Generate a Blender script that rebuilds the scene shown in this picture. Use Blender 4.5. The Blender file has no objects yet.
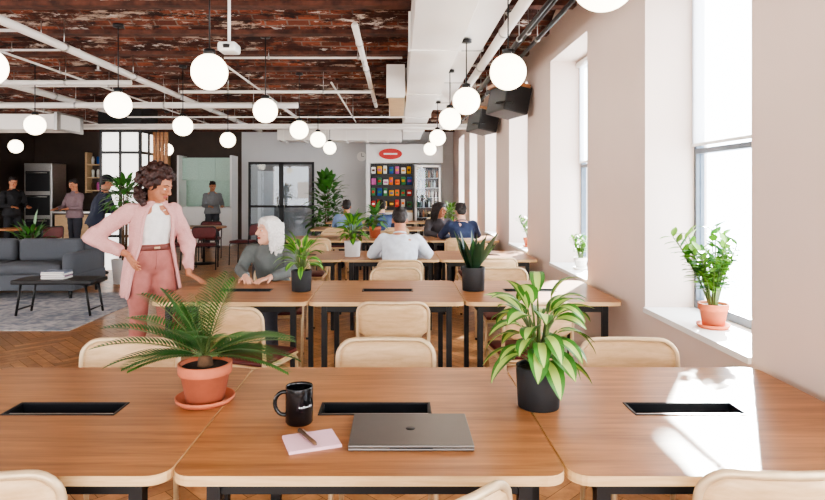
import bpy, math, random
from mathutils import Vector as V, Matrix, noise
from mathutils.geometry import tessellate_polygon
random.seed(7)
sc=bpy.context.scene
F=600.0; H=1.48
# ---------------------------------------------------------------- materials
def newmat(name):
    m=bpy.data.materials.new(name); m.use_nodes=True
    nt=m.node_tree; return m,nt,nt.nodes['Principled BSDF']
def srgb(r,g,b):
    f=lambda c:(c/255/12.92 if c/255<=.04045 else ((c/255+.055)/1.055)**2.4)
    return (f(r),f(g),f(b),1)
def mat(name,col,rough=.5,metal=0,emit=0,var=.08,scale=30,bump=0,spec=.5,trans=0):
    m,nt,b=newmat(name)
    b.inputs['Roughness'].default_value=rough; b.inputs['Metallic'].default_value=metal
    b.inputs['Specular IOR Level'].default_value=spec
    tc=nt.nodes.new('ShaderNodeTexCoord'); n=nt.nodes.new('ShaderNodeTexNoise')
    n.inputs['Scale'].default_value=scale; n.inputs['Detail'].default_value=3
    nt.links.new(tc.outputs['Object'],n.inputs['Vector'])
    r=nt.nodes.new('ShaderNodeValToRGB'); r.color_ramp.elements[0].position=.3; r.color_ramp.elements[1].position=.7
    r.color_ramp.elements[0].color=tuple(c*(1-var) for c in col[:3])+(1,)
    r.color_ramp.elements[1].color=tuple(min(1,c*(1+var)) for c in col[:3])+(1,)
    nt.links.new(n.outputs['Fac'],r.inputs['Fac']); nt.links.new(r.outputs['Color'],b.inputs['Base Color'])
    if bump:
        bp=nt.nodes.new('ShaderNodeBump'); bp.inputs['Strength'].default_value=bump; bp.inputs['Distance'].default_value=.01
        nt.links.new(n.outputs['Fac'],bp.inputs['Height']); nt.links.new(bp.outputs['Normal'],b.inputs['Normal'])
    if emit:
        b.inputs['Emission Color'].default_value=col; b.inputs['Emission Strength'].default_value=emit
    if trans: b.inputs['Transmission Weight'].default_value=trans
    return m
def wood(name,c1,c2,stretch=(1.2,22,22),rough=.4,rnd=True,island=False):
    m,nt,b=newmat(name); L=nt.links.new; N=nt.nodes.new
    tc=N('ShaderNodeTexCoord'); mp=N('ShaderNodeMapping'); mp.inputs['Scale'].default_value=stretch
    oi=N('ShaderNodeObjectInfo'); va=N('ShaderNodeVectorMath'); va.operation='ADD'
    ml=N('ShaderNodeMath'); ml.operation='MULTIPLY'; ml.inputs[1].default_value=13
    L(oi.outputs['Random'],ml.inputs[0]); L(tc.outputs['Object'],va.inputs[0]); L(ml.outputs[0],va.inputs[1])
    L(va.outputs[0],mp.inputs['Vector'])
    n=N('ShaderNodeTexNoise'); n.inputs['Scale'].default_value=2; n.inputs['Detail'].default_value=8; n.inputs['Roughness'].default_value=.65; n.inputs['Distortion'].default_value=.4
    L(mp.outputs[0],n.inputs['Vector'])
    r=N('ShaderNodeValToRGB'); r.color_ramp.elements[0].position=.3; r.color_ramp.elements[1].position=.72
    r.color_ramp.elements[0].color=c1; r.color_ramp.elements[1].color=c2
    L(n.outputs['Fac'],r.inputs['Fac'])
    if island:
        g=N('ShaderNodeNewGeometry'); hs=N('ShaderNodeHueSaturation')
        mr=N('ShaderNodeMapRange'); mr.inputs['To Min'].default_value=.68; mr.inputs['To Max'].default_value=1.2
        L(g.outputs['Random Per Island'],mr.inputs['Value']); L(mr.outputs[0],hs.inputs['Value'])
        L(r.outputs['Color'],hs.inputs['Color']); L(hs.outputs['Color'],b.inputs['Base Color'])
    else: L(r.outputs['Color'],b.inputs['Base Color'])
    b.inputs['Roughness'].default_value=rough
    return m
M={}
M['top']=wood('table_walnut',srgb(128,80,44),srgb(188,130,82),(1.0,16,16),.34)
M['ply']=wood('plywood_edge',srgb(200,160,110),srgb(230,198,150),(3,3,40),.5)
M['oak']=wood('oak',srgb(200,164,120),srgb(230,198,154),(3,20,20),.45)
M['floor']=wood('floor_oak',srgb(146,98,58),srgb(194,142,94),(6,6,6),.3,island=True)
M['black']=mat('black_steel',srgb(20,20,22),.45,var=.1)
M['blackpot']=mat('black_ceramic',srgb(22,23,26),.55,var=.1)
M['dark']=mat('dark_recess',srgb(14,16,20),.35)
M['steel']=mat('brushed_steel',srgb(190,188,184),.3,1)
M['brass']=mat('champagne_tube',srgb(214,188,150),.35,.3)
M['maroon']=mat('maroon_leather',srgb(92,34,34),.5,var=.15)
M['terra']=mat('terracotta',srgb(190,106,74),.8,var=.12,scale=14,bump=.15)
M['soil']=mat('soil',srgb(50,36,26),1,var=.4,scale=120,bump=.6)
M['wall']=mat('wall_paint',srgb(222,204,193),.85,var=.015,scale=3,bump=.05)
M['wallg']=mat('wall_paint_grey',srgb(210,210,210),.85,var=.02,scale=3)
M['walld']=mat('wall_charcoal',srgb(70,57,49),.7,var=.1,scale=3)
M['white']=mat('white_paint',srgb(240,238,234),.5,var=.02,scale=4)
M['duct']=mat('duct_white',srgb(236,231,224),.45,var=.03,scale=2)
M['slab']=mat('subfloor',srgb(90,70,50),.8)
M['globe']=mat('opal_glass',(1,.86,.66,1),.3,emit=7,var=0)
M['lightbox']=mat('lit_panel',(1,.97,.92,1),.5,emit=1.6,var=0)
M['alu']=mat('window_frame_grey',srgb(96,104,112),.4,.3)
M['grey']=mat('sofa_fabric',srgb(88,92,98),.95,var=.15,scale=180,bump=.3)
M['pink']=mat('pink_paper',srgb(232,190,200),.8,var=.02)
M['lap']=mat('laptop_grey',srgb(116,110,106),.38,.6,var=.02)
M['mug']=mat('mug_glaze',srgb(14,14,16),.18)
M['wht']=mat('white_print',srgb(215,215,215),.5)
M['rust']=mat('rusty_beam',srgb(84,48,36),.8,var=.6,scale=9,bump=.3)
M['mint']=mat('mint_laminate',srgb(180,208,194),.5)
M['red']=mat('red_enamel',srgb(200,40,36),.4)
def leafm(n,a,rough=.42,var=.25): return mat(n,srgb(*a),rough,var=var,scale=9,spec=.5)
M['lf1']=leafm('palm_green',(56,100,48)); M['lf2']=leafm('leaf_green',(62,116,44)); M['lf3']=leafm('leaf_pale',(178,204,104),var=.15)
M['lf4']=leafm('leaf_dark',(34,66,44)); M['lf5']=leafm('leaf_bright',(116,166,58)); M['stem']=leafm('stem_green',(90,110,60))
M['trunk']=mat('trunk_brown',srgb(92,66,44),.9,var=.3,bump=.5)
def rugmat():
    m,nt,b=newmat('rug_weave'); N=nt.nodes.new; L=nt.links.new
    tc=N('ShaderNodeTexCoord'); n2=N('ShaderNodeTexNoise'); n2.inputs['Scale'].default_value=3; n2.inputs['Distortion'].default_value=2; n=N('ShaderNodeTexNoise'); n.inputs['Scale'].default_value=14; n.inputs['Detail'].default_value=6
    L(tc.outputs['Object'],n2.inputs['Vector']); L(tc.outputs['Object'],n.inputs['Vector'])
    a=N('ShaderNodeMath'); a.operation='MULTIPLY'; L(n2.outputs['Fac'],a.inputs[0]); L(n.outputs['Fac'],a.inputs[1])
    r=N('ShaderNodeValToRGB'); r.color_ramp.elements[0].position=.15; r.color_ramp.elements[1].position=.36
    r.color_ramp.elements[0].color=srgb(130,136,146); r.color_ramp.elements[1].color=srgb(196,192,192)
    L(a.outputs[0],r.inputs['Fac']); L(r.outputs['Color'],b.inputs['Base Color']); b.inputs['Roughness'].default_value=1
    return m
M['rug']=rugmat()
def brickmat():
    m,nt,b=newmat('ceiling_brick'); N=nt.nodes.new; L=nt.links.new
    tc=N('ShaderNodeTexCoord'); br=N('ShaderNodeTexBrick'); br.inputs['Scale'].default_value=1
    br.inputs['Brick Width'].default_value=.22; br.inputs['Row Height'].default_value=.075; br.inputs['Mortar Size'].default_value=.008
    br.inputs['Color1'].default_value=srgb(148,80,56); br.inputs['Color2'].default_value=srgb(94,51,40); br.inputs['Mortar'].default_value=srgb(124,108,96)
    L(tc.outputs['Object'],br.inputs['Vector'])
    def patch(scale,lo,hi,col,src):
        mp=N('ShaderNodeMapping'); mp.inputs['Scale'].default_value=scale; L(tc.outputs['Object'],mp.inputs['Vector'])
        n=N('ShaderNodeTexNoise'); n.inputs['Scale'].default_value=1; n.inputs['Detail'].default_value=9; n.inputs['Roughness'].default_value=.74
        L(mp.outputs[0],n.inputs['Vector'])
        r=N('ShaderNodeMapRange'); r.inputs['From Min'].default_value=lo; r.inputs['From Max'].default_value=hi
        L(n.outputs['Fac'],r.inputs['Value'])
        mx=N('ShaderNodeMix'); mx.data_type='RGBA'; L(r.outputs[0],mx.inputs['Factor']); L(src,mx.inputs[6]); mx.inputs[7].default_value=col
        return mx.outputs[2]
    c=patch((1.5,4,1),.46,.56,srgb(62,35,28),br.outputs['Color'])
    c=patch((1.9,8,3),.55,.59,srgb(182,162,146),c)
    c=patch((2.6,9,3),.55,.6,srgb(42,28,25),c)
    c=patch((3.1,11,4),.59,.62,srgb(218,208,198),c)
    L(c,b.inputs['Base Color']); b.inputs['Roughness'].default_value=.9
    bp=N('ShaderNodeBump'); bp.inputs['Distance'].default_value=.02; bp.inputs['Strength'].default_value=.6; L(br.outputs['Fac'],bp.inputs['Height']); bp.invert=True
    L(bp.outputs[0],b.inputs['Normal'])
    return m
M['brick']=brickmat()
def glassmat(nm,tint,mix):
    m=bpy.data.materials.new(nm); m.use_nodes=True; nt=m.node_tree; nt.nodes.clear(); N=nt.nodes.new
    o=N('ShaderNodeOutputMaterial'); t=N('ShaderNodeBsdfTransparent'); t.inputs[0].default_value=tint; g=N('ShaderNodeBsdfGlossy'); g.inputs['Roughness'].default_value=.02
    mx=N('ShaderNodeMixShader'); mx.inputs[0].default_value=mix; nt.links.new(t.outputs[0],mx.inputs[1]); nt.links.new(g.outputs[0],mx.inputs[2]); nt.links.new(mx.outputs[0],o.inputs[0]); return m
M['glass']=glassmat('window_glass',(.9,.95,1,1),.06)
def shademat():
    m=bpy.data.materials.new('roller_shade_fabric'); m.use_nodes=True; nt=m.node_tree; nt.nodes.clear(); N=nt.nodes.new
    o=N('ShaderNodeOutputMaterial'); t=N('ShaderNodeBsdfTranslucent'); d=N('ShaderNodeBsdfDiffuse'); t.inputs[0].default_value=(.95,.95,.95,1); d.inputs[0].default_value=(.9,.9,.9,1)
    mx=N('ShaderNodeMixShader'); mx.inputs[0].default_value=.3; nt.links.new(t.outputs[0],mx.inputs[1]); nt.links.new(d.outputs[0],mx.inputs[2]); nt.links.new(mx.outputs[0],o.inputs[0]); return m
M['shade']=shademat()
_cm={}
def C(r,g,b,rough=.8,bump=0):
    k=(r,g,b,rough)
    if k not in _cm: _cm[k]=mat('tone_%d_%d_%d'%(r,g,b),srgb(r,g,b),rough,var=.08,scale=25,bump=bump)
    return _cm[k]
# ---------------------------------------------------------------- mesh builder
def frame(d):
    d=d.normalized(); a=V((0,0,1)) if abs(d.z)<.9 else V((1,0,0)); s=d.cross(a).normalized(); return s,s.cross(d).normalized()
class MB:
    def __init__(s): s.v=[]; s.f=[]; s.m=[]; s.s=[]; s.mats=[]
    def mi(s,m):
        if isinstance(m,str): m=M[m]
        if m not in s.mats: s.mats.append(m)
        return s.mats.index(m)
    def add(s,vs,fs,m,sm=True):
        k=len(s.v); i=s.mi(m); s.v+= [V(v) for v in vs]
        for f in fs: s.f.append([q+k for q in f]); s.m.append(i); s.s.append(sm)
    def box(s,lo,hi,m,bev=0,rot=None,sm=False):
        lo=V(lo);hi=V(hi); c=(lo+hi)/2; h=(hi-lo)/2
        b=min(bev,min(h)*.95)
        if b<=0:
            vs=[V((x*h.x,y*h.y,z*h.z)) for x in(-1,1) for y in(-1,1) for z in(-1,1)]
            fs=[(0,1,3,2),(4,6,7,5),(0,4,5,1),(2,3,7,6),(0,2,6,4),(1,5,7,3)]
        else:
            vs=[];n=4; ring=[]
            for cx,cy,a0 in((1,1,0),(-1,1,90),(-1,-1,180),(1,-1,270)):
                for k in range(n+1):
                    a=math.radians(a0+90*k/n); ring.append((cx,cy,math.cos(a),math.sin(a)))
            lv=[(-h.z,b*.7),(-h.z+b*.3,b*.2),(-h.z+b,0),(h.z-b,0),(h.z-b*.3,b*.2),(h.z,b*.7)]
            for z,ins in lv:
                for cx,cy,ax,ay in ring: vs.append(V((cx*(h.x-b)+ax*(b-ins),cy*(h.y-b)+ay*(b-ins),z)))
            R=len(ring); fs=[tuple(range(R))[::-1],tuple(range(5*R,6*R))]
            for l in range(5):
                for k in range(R): fs.append((l*R+k,l*R+(k+1)%R,(l+1)*R+(k+1)%R,(l+1)*R+k))
        if rot is not None: vs=[rot@v for v in vs]
        s.add([v+c for v in vs],fs,m,sm)
    def ell(s,c,r,m='white',R=None,seg=14,rings=9):
        vs=[];fs=[]; c=V(c)
        if not hasattr(r,'__len__'): r=(r,r,r)
        pts=[(0,0,1)]
        for i in range(1,rings):
            t=math.pi*i/rings
            for j in range(seg):
                a=2*math.pi*j/seg; pts.append((math.sin(t)*math.cos(a),math.sin(t)*math.sin(a),math.cos(t)))
        pts.append((0,0,-1))
        for p in pts:
            q=V((p[0]*r[0],p[1]*r[1],p[2]*r[2])); 
            if R is not None: q=R@q
            vs.append(c+q)
        for j in range(seg): fs.append((0,1+j,1+(j+1)%seg))
        for i in range(rings-2):
            for j in range(seg):
                a=1+i*seg+j;b=1+i*seg+(j+1)%seg; fs.append((a,a+seg,b+seg,b))
        L=len(pts)-1; o=1+(rings-2)*seg
        for j in range(seg): fs.append((L,o+(j+1)%seg,o+j))
        s.add(vs,fs,m)
    def rings(s,rs,m,closed=False,caps=True,sm=True):
        n=len(rs[0]); vs=[p for r in rs for p in r]; fs=[]
        K=len(rs)
        for i in range(K if closed else K-1):
            a=i*n;b=((i+1)%K)*n
            for j in range(n): fs.append((a+j,a+(j+1)%n,b+(j+1)%n,b+j))
        if caps and not closed: fs.append(tuple(range(n))[::-1]); fs.append(tuple(range((K-1)*n,K*n)))
        s.add(vs,fs,m,sm)
    def tube(s,pts,r,m,seg=8,closed=False,round_=False):
        pts=[V(p) for p in pts]; n=len(pts)
        rr=list(r) if hasattr(r,'__len__') else [r]*n
        if round_:
            d0=(pts[0]-pts[1]).normalized(); d1=(pts[-1]-pts[-2]).normalized(); a=[];ra=[];b=[];rb=[]
            for t in(80,50,25): a.append(pts[0]+d0*rr[0]*math.sin(math.radians(t))); ra.append(rr[0]*math.cos(math.radians(t)))
            for t in(25,50,80): b.append(pts[-1]+d1*rr[-1]*math.sin(math.radians(t))); rb.append(rr[-1]*math.cos(math.radians(t)))
            pts=a+pts+b; rr=ra+rr+rb; n=len(pts)
        rs=[]; pu=None
        for i in range(n):
            if closed: d=(pts[(i+1)%n]-pts[i-1])
            elif i==0: d=pts[1]-pts[0]
            elif i==n-1: d=pts[-1]-pts[-2]
            else: d=(pts[i+1]-pts[i]).normalized()+(pts[i]-pts[i-1]).normalized()
            if d.length<1e-9: d=V((0,0,1))
            d.normalize()
            if pu is None: a,u=frame(d)
            else:
                u=(pu-d*pu.dot(d)); 
                u= u.normalized() if u.length>1e-6 else frame(d)[1]
                a=d.cross(u).normalized()
            pu=u
            rs.append([pts[i]+(a*math.cos(2*math.pi*k/seg)+u*math.sin(2*math.pi*k/seg))*rr[i] for k in range(seg)])
        s.rings(rs,m,closed=closed)
    def lathe(s,prof,m,c=(0,0,0),seg=28,sm=True,caps=True):
        c=V(c); s.rings([[c+V((r*math.cos(2*math.pi*k/seg),r*math.sin(2*math.pi*k/seg),z)) for k in range(seg)] for r,z in prof],m,caps=caps,sm=sm)
    def leaf(s,base,d,L,W,droop,m,m2=None,n=7,fold=.18,peak=.45,twist=0):
        base=V(base); d=V(d).normalized(); rs=[]
        side=d.cross(V((0,0,1))); side=side.normalized() if side.length>.05 else V((1,0,0))
        side=Matrix.Rotation(twist,3,d)@side
        p=base.copy(); dd=d.copy(); 
        for i in range(n+1):
            t=i/n
            w=W*.5*(math.sin(math.pi*t**(math.log(.5)/math.log(peak)))**.8 if 0<t<1 else .04)
            nn=side.cross(dd).normalized(); up=nn if nn.z>0 else -nn
            offs=(-1,-.45,0,.45,1)
            rs.append([p+side*w*o+up*abs(o)*w*fold for o in offs])
            dd=(dd+V((0,0,-1))*droop/n).normalized(); p=p+dd*L/n
        vs=[q for r in rs for q in r]
        for cols,mm in (((0,3),m),((1,2),m2 or m)):
            fs=[]
            for i in range(n):
                for j in cols: fs.append((i*5+j,i*5+j+1,i*5+6+j,i*5+5+j))
            s.add(vs,fs,mm)
    def obj(s,name,loc=(0,0,0),rz=0,origin=None,fix=True):
        o_=V(origin) if origin is not None else V((0,0,0))
        me=bpy.data.meshes.new(name); me.from_pydata([v-o_ for v in s.v],[],s.f)
        for m in s.mats: me.materials.append(m)
        me.polygons.foreach_set('material_index',s.m); me.polygons.foreach_set('use_smooth',s.s)
        me.update()
        if fix:
            import bmesh
            b=bmesh.new(); b.from_mesh(me); bmesh.ops.recalc_face_normals(b,faces=b.faces); b.to_mesh(me); b.free()
        ob=bpy.data.objects.new(name,me); sc.collection.objects.link(ob)
        ob.location=V(loc)+o_; ob.rotation_euler=(0,0,rz); return ob
def inst(ob,loc,rz=0):
    o=bpy.data.objects.new(ob.name.split('.')[0],ob.data); sc.collection.objects.link(o); o.location=loc; o.rotation_euler=(0,0,rz); return o
def remesh(mb,vox,sm=3):
    ob=mb.obj('tmp'); m=ob.modifiers.new('r','REMESH'); m.mode='VOXEL'; m.voxel_size=vox
    if sm:
        q=ob.modifiers.new('s','SMOOTH'); q.factor=.5; q.iterations=sm
    dg=bpy.context.evaluated_depsgraph_get(); dg.update(); e=ob.evaluated_get(dg); me=e.to_mesh()
    vs=[v.co.copy() for v in me.vertices]; fs=[tuple(p.vertices) for p in me.polygons]
    e.to_mesh_clear(); me0=ob.data; bpy.data.objects.remove(ob); bpy.data.meshes.remove(me0)
    return vs,fs
# ---------------------------------------------------------------- room shell
XW=1.52; XO=1.90; YB=16.5; XL=-10.0; YF=-2.0; ZC=3.08
def floor():
    b=MB(); b.box((XL,YF,-.12),(XO,YB+.2,-.004),'slab'); 
    n=6; w=.085; c=math.cos(math.pi/4)
    gap=.0015
    for i in range(-140,260):
        for j in range(-140,260):
            k=(i-j)%(2*n)
            if k==0: r=(i*w,j*w,(i+n)*w,(j+1)*w)
            elif k==2*n-1: r=(i*w,j*w,(i+1)*w,(j+n)*w)
            else: continue
            cx=(r[0]+r[2])/2;cy=(r[1]+r[3])/2; X=(cx-cy)*c; Y=(cx+cy)*c
            if not(XL+.1<X<XW+.12 and YF+.1<Y<YB-.0): continue
            q=[(r[0]+gap,r[1]+gap),(r[2]-gap,r[1]+gap),(r[2]-gap,r[3]-gap),(r[0]+gap,r[3]-gap)]
            b.add([((x-y)*c,(x+y)*c,0) for x,y in q],[(0,1,2,3)],'floor',False)
    b.obj('floor',fix=False)
floor()
WIN=[(-1.95,-.8),(.33,1.42),(2.58,3.69),(4.82,5.98),(7.05,8.2),(9.3,10.45),(11.55,12.7),(13.8,14.95)]
ZS=.76; ZT=2.76
def wall_right():
    b=MB()
    b.box((XW,YF,0),(XO,YB,ZS-.03),'wall'); b.box((XW,YF,ZT),(XO,YB,3.4),'wall')
    y=YF
    for a,c in WIN+[(YB,YB)]:
        if a-y>.01: b.box((XW,y,ZS-.03),(XO,a,ZT),'wall')
        y=c
    b.obj('wall_right')
wall_right()
for i,(a,c) in enumerate(WIN):
    b=MB(); b.box((XW-.015,a+.002,ZS-.03),(XO-.02,c-.002,ZS),'white'); b.obj('trim_%d'%(i+1))
    b=MB(); x=1.84; t=.035
    for lo,hi in (((x-.02,a+.003,ZS+.001),(x+.03,c-.003,ZS+.05)),((x-.02,a+.003,ZT-.05),(x+.03,c-.003,ZT-.002)),((x-.02,a+.003,ZS+.05),(x+.03,a+.03,ZT-.05)),((x-.02,c-.03,ZS+.05),(x+.03,c-.003,ZT-.05)),((x-.025,a+.03,1.70),(x+.035,c-.03,1.73))):
        b.box(lo,hi,'alu')
    b.box((x,a+.03,ZS+.05),(x+.006,c-.03,ZT-.05),'glass')
    b.box((x-.034,a+.006,1.76),(x-.032,c-.006,ZT-.03),'shade'); b.box((x-.04,a+.006,1.745),(x-.026,c-.006,1.762),'white'); b.tube([(x-.045,a+.006,ZT-.04),(x-.045,c-.006,ZT-.04)],.03,'white',12)
    b.obj('window_%d'%(i+1))
b=MB(); b.box((XW-.015,YF,0),(XW-.001,YB,.12),'white'); b.obj('baseboard_right')
b=MB(); b.box((-4.3,YB,0),(XO,YB+.15,3.4),'wallg'); b.box((XL,YB,0),(-4.3,YB+.15,3.4),'walld'); b.obj('wall_back')
def openwall(name,axis,pos,a0,a1,step,m,solid=None):
    b=MB()
    def bx(u0,u1,z0,z1,th=.2,mm=m):
        if axis=='x': b.box((pos-th,u0,z0),(pos,u1,z1),mm)
        else: b.box((u0,pos-th,z0),(u1,pos,z1),mm)
    end=solid if solid is not None else a1
    bx(a0,end,0,.5); bx(a0,end,2.85,3.4); u=a0
    while u<end-.01:
        bx(u,min(u+.35,end),.5,2.85); u+=step
    if solid is not None: bx(solid,a1,0,3.4,mm='walld')
    b.obj(name)
openwall('wall_left','x',XL,YF,YB,2.6,'wall',solid=11.0); openwall('wall_front','y',YF,XL,XO,2.4,'wall')  # wide openings added in these unseen walls to let in sky fill light
def ceiling():
    b=MB(); p=.92; y=YF-.2
    while y<YB+.1:
        n=8; vs=[];fs=[]
        for i in range(n+1):
            t=i/n; z=ZC+.16*math.sin(math.pi*t)
            vs+=[(XL-.2,y+p*t,z),(XO,y+p*t,z)]
        for i in range(n): fs.append((2*i,2*i+1,2*i+3,2*i+2))
        b.add(vs,fs,'brick')
        b.box((XL-.1,y-.06,ZC-.03),(XW,y+.06,ZC+.012),'rust')
        y+=p
    b.box((XL-.2,YF-.2,3.38),(XO,YB+.15,3.45),'rust')
    b.obj('ceiling',fix=False)
ceiling()
# ---------------------------------------------------------------- tables
TW=1.024; TD=.94; TZ=.75
def table():
    b=MB(); r=.055; hw=TW/2; hd=TD/2; th=.026
    outer=[]
    for cx,cy,a0 in((1,1,0),(-1,1,90),(-1,-1,180),(1,-1,270)):
        for k in range(7):
            a=math.radians(a0+15*k); outer.append((cx*(hw-r)+r*math.cos(a),cy*(hd-r)+r*math.sin(a)))
    sx,sy=.178,.05; inner=[(-sx,-sy),(sx,-sy),(sx,sy),(-sx,sy)]
    loops=[[V((x,y,0)) for x,y in outer],[V((x,y,0)) for x,y in inner]]
    tri=tessellate_polygon(loops); pts=outer+inner; n=len(outer)
    b.add([(x,y,TZ) for x,y in pts],[tuple(t) for t in tri],'top',False)
    b.add([(x,y,TZ-th) for x,y in pts],[tuple(t) for t in tri],'ply',False)
    vs=[];fs=[]
    for x,y in outer: vs+=[(x,y,TZ-th),(x,y,TZ-.002),(x,y,TZ)]
    for i in range(n):
        j=(i+1)%n; fs.append((3*i,3*j,3*j+1,3*i+1)); fs.append((3*i+1,3*j+1,3*j+2,3*i+2))
    b.add(vs,fs,'ply',False)
    b.box((-sx,-sy,TZ-.07),(sx,sy,TZ-.06),'dark')
    for lo,hi in(((-sx,-sy,TZ-.07),(-sx+.003,sy,TZ)),((sx-.003,-sy,TZ-.07),(sx,sy,TZ)),((-sx,-sy,TZ-.07),(sx,-sy+.003,TZ)),((-sx,sy-.003,TZ-.07),(sx,sy,TZ))): b.box(lo,hi,'dark')
    e=.007
    for lo,hi in(((-sx-e,-sy-e,TZ),(sx+e,-sy,TZ+.003)),((-sx-e,sy,TZ),(sx+e,sy+e,TZ+.003)),((-sx-e,-sy,TZ),(-sx,sy,TZ+.003)),((sx,-sy,TZ),(sx+e,sy,TZ+.003))): b.box(lo,hi,'black')
    b.box((-sx+.003,-sy+.003,TZ-.012),(sx-.003,-sy+.03,TZ-.006),'steel')
    b.box((-.1,-.0,TZ-.06),(.1,.03,TZ-.035),'black')
    lx=hw-.10; ly=hd-.07; q=.018
    for x in(-lx,lx):
        for y in(-ly,ly): b.box((x-q,y-q,0),(x+q,y+q,TZ-th),'black')
        b.box((x-q,-ly,TZ-th-.05),(x+q,ly,TZ-th),'black')
    for y in(-ly,ly): b.box((-lx,y-q*.6,TZ-th-.05),(lx,y+q*.6,TZ-th),'black')
    return b.obj('work_table',loc=(0,0,-50))
tb=table()
TXS=(-1.105,-.075,.955); ROWY=[1.53+2.37*k for k in range(6)]
first=True
for y in ROWY:
    for x in TXS:
        if first: tb.location=(x,y+TD/2,0); first=False
        else: inst(tb,(x,y+TD/2,0))
# ---------------------------------------------------------------- chairs
def arc(cx,cy,r,a0,a1,n): return [(cx+r*math.cos(math.radians(a0+(a1-a0)*k/n)),cy+r*math.sin(math.radians(a0+(a1-a0)*k/n))) for k in range(n+1)]
def chair(name,back,seat,tubem):
    b=MB(); hw=.215; zt=.80; r=.07
    def yb(x,z): return -.20-(z-.45)*.10-.03*(1-(x/hw)**2)
    path=[(-.20,-.25,0),(-.205,-.21,.42)]
    prof=[(-hw,.5),(-hw,.62)]+[(x,z) for x,z in arc(-hw+r,zt-r,r,180,90,6)]+[(x,z) for x,z in [(-.08,zt),(0,zt),(.08,zt)]]+[(x,z) for x,z in arc(hw-r,zt-r,r,90,0,6)]+[(hw,.62),(hw,.5)]
    path+=[(x,yb(x,z),z) for x,z in prof]+[(.205,-.21,.42),(.20,-.25,0)]
    b.tube(path,.0115,tubem,10)
    b.tube([(-.2,.20,0),(-.2,.19,.40),(-.2,.17,.43),(-.205,-.2,.43)],.011,tubem,8); b.tube([(.2,.20,0),(.2,.19,.40),(.2,.17,.43),(.205,-.2,.43)],.011,tubem,8)
    b.tube([(-.2,.17,.425),(.2,.17,.425)],.009,tubem); b.tube([(-.2,-.19,.425),(.2,-.19,.425)],.009,tubem)
    for sx in(-1,1):
        for y in(-.25,.20): b.lathe([(.014,0),(.014,.02)],'black',(sx*.2,y,0),10)
    nx,nz=14,6; g=[]
    z0,z1=.585,zt-.006; R=.055
    for k in range(2):
        for j in range(nz+1):
            z=z0+(z1-z0)*j/nz
            e=min(z-z0,z1-z); ins=(R-math.sqrt(max(0,R*R-(R-e)**2))) if e<R else 0
            for i in range(nx+1):
                x=(-1+2*i/nx)*(hw-.006-ins); g.append((x,yb(x,z)+(.006 if k else -.006),z))
    w=nx+1; o=(nz+1)*w; fs=[]
    for j in range(nz):
        for i in range(nx):
            a=j*w+i; fs+=[(a,a+1,a+w+1,a+w),(o+a,o+a+w,o+a+w+1,o+a+1)]
    for i in range(nx): fs+=[(i,o+i,o+i+1,i+1),(nz*w+i,nz*w+i+1,o+nz*w+i+1,o+nz*w+i)]
    for j in range(nz): fs+=[(j*w,j*w+w,o+j*w+w,o+j*w),(j*w+nx,o+j*w+nx,o+j*w+w+nx,j*w+w+nx)]
    b.add(g,fs,back)
    b.box((-.205,-.2,.437),(.205,.205,.449),back,.02); b.box((-.2,-.19,.449),(.2,.2,.475),seat,.03,sm=True)
    return b.obj(name,loc=(0,0,-50))
ch=chair('cafe_chair','oak','maroon','brass'); used=[False]
def putchair(x,y,rz):
    if not used[0]: ch.location=(x,y,0); ch.rotation_euler=(0,0,rz); used[0]=True
    else: inst(ch,(x,y,0),rz)
pi=math.pi
putchair(-1.03,1.685,.0); putchair(-.045,1.495,.62); putchair(.945,1.69,.0)
putchair(-1.20,2.47,pi+.02); putchair(-.055,2.47,pi); putchair(1.03,2.47,pi-.03)
putchair(-.90,3.72,-.35); putchair(-.03,3.86,.0); putchair(.82,3.84,.12)
putchair(-1.02,5.12,pi+.15); putchair(-.02,4.95,pi); putchair(.9,4.95,pi)
putchair(-1.1,6.2,0); putchair(.02,6.02,0); putchair(.95,6.2,.1)
putchair(-1.1,7.32,pi); putchair(-.1,7.32,pi); putchair(.95,7.32,pi)
for k in(3,4,5):
    for x in TXS:
        putchair(x+random.uniform(-.08,.08),ROWY[k]-.02,random.uniform(-.15,.15)); putchair(x+random.uniform(-.08,.08),ROWY[k]+TD+.03,pi+random.uniform(-.15,.15))
# ---------------------------------------------------------------- globes
def pendant(x,y,z=2.30,r=.125):
    zt=2.868 if (.5<x<.9 and y<10.6) else ZC
    b=MB(); b.ell((x,y,z),r,'globe',seg=28,rings=18); b.lathe([(.04,z+r-.012),(.04,z+r+.03),(.012,z+r+.04)],'black',(x,y,0),16)
    b.tube([(x,y,z+r+.03),(x,y,zt-.02)],.006,'black',6); b.lathe([(.05,zt-.03),(.05,zt)],'black',(x,y,0),16)
    b.obj('globe_pendant_lamp',origin=(x,y,z))
for x,y in [(.80,2.33),(.765,4.17),(.63,5.53),(.60,6.93),(.62,9.4),(.64,12),(-1.31,4.17),(-1.37,6.2),(-1.35,8.2),(-1.3,9.75),(-1.33,11.7),(-2.74,4.0),(-2.70,5.79),(-2.76,7.7),(-2.79,9.84),(-4.58,7.57),(-7.2,11.3),(-4.7,12.2),(-1.31,2.0),(-2.65,2.0)]:
    pendant(x,y)
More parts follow.
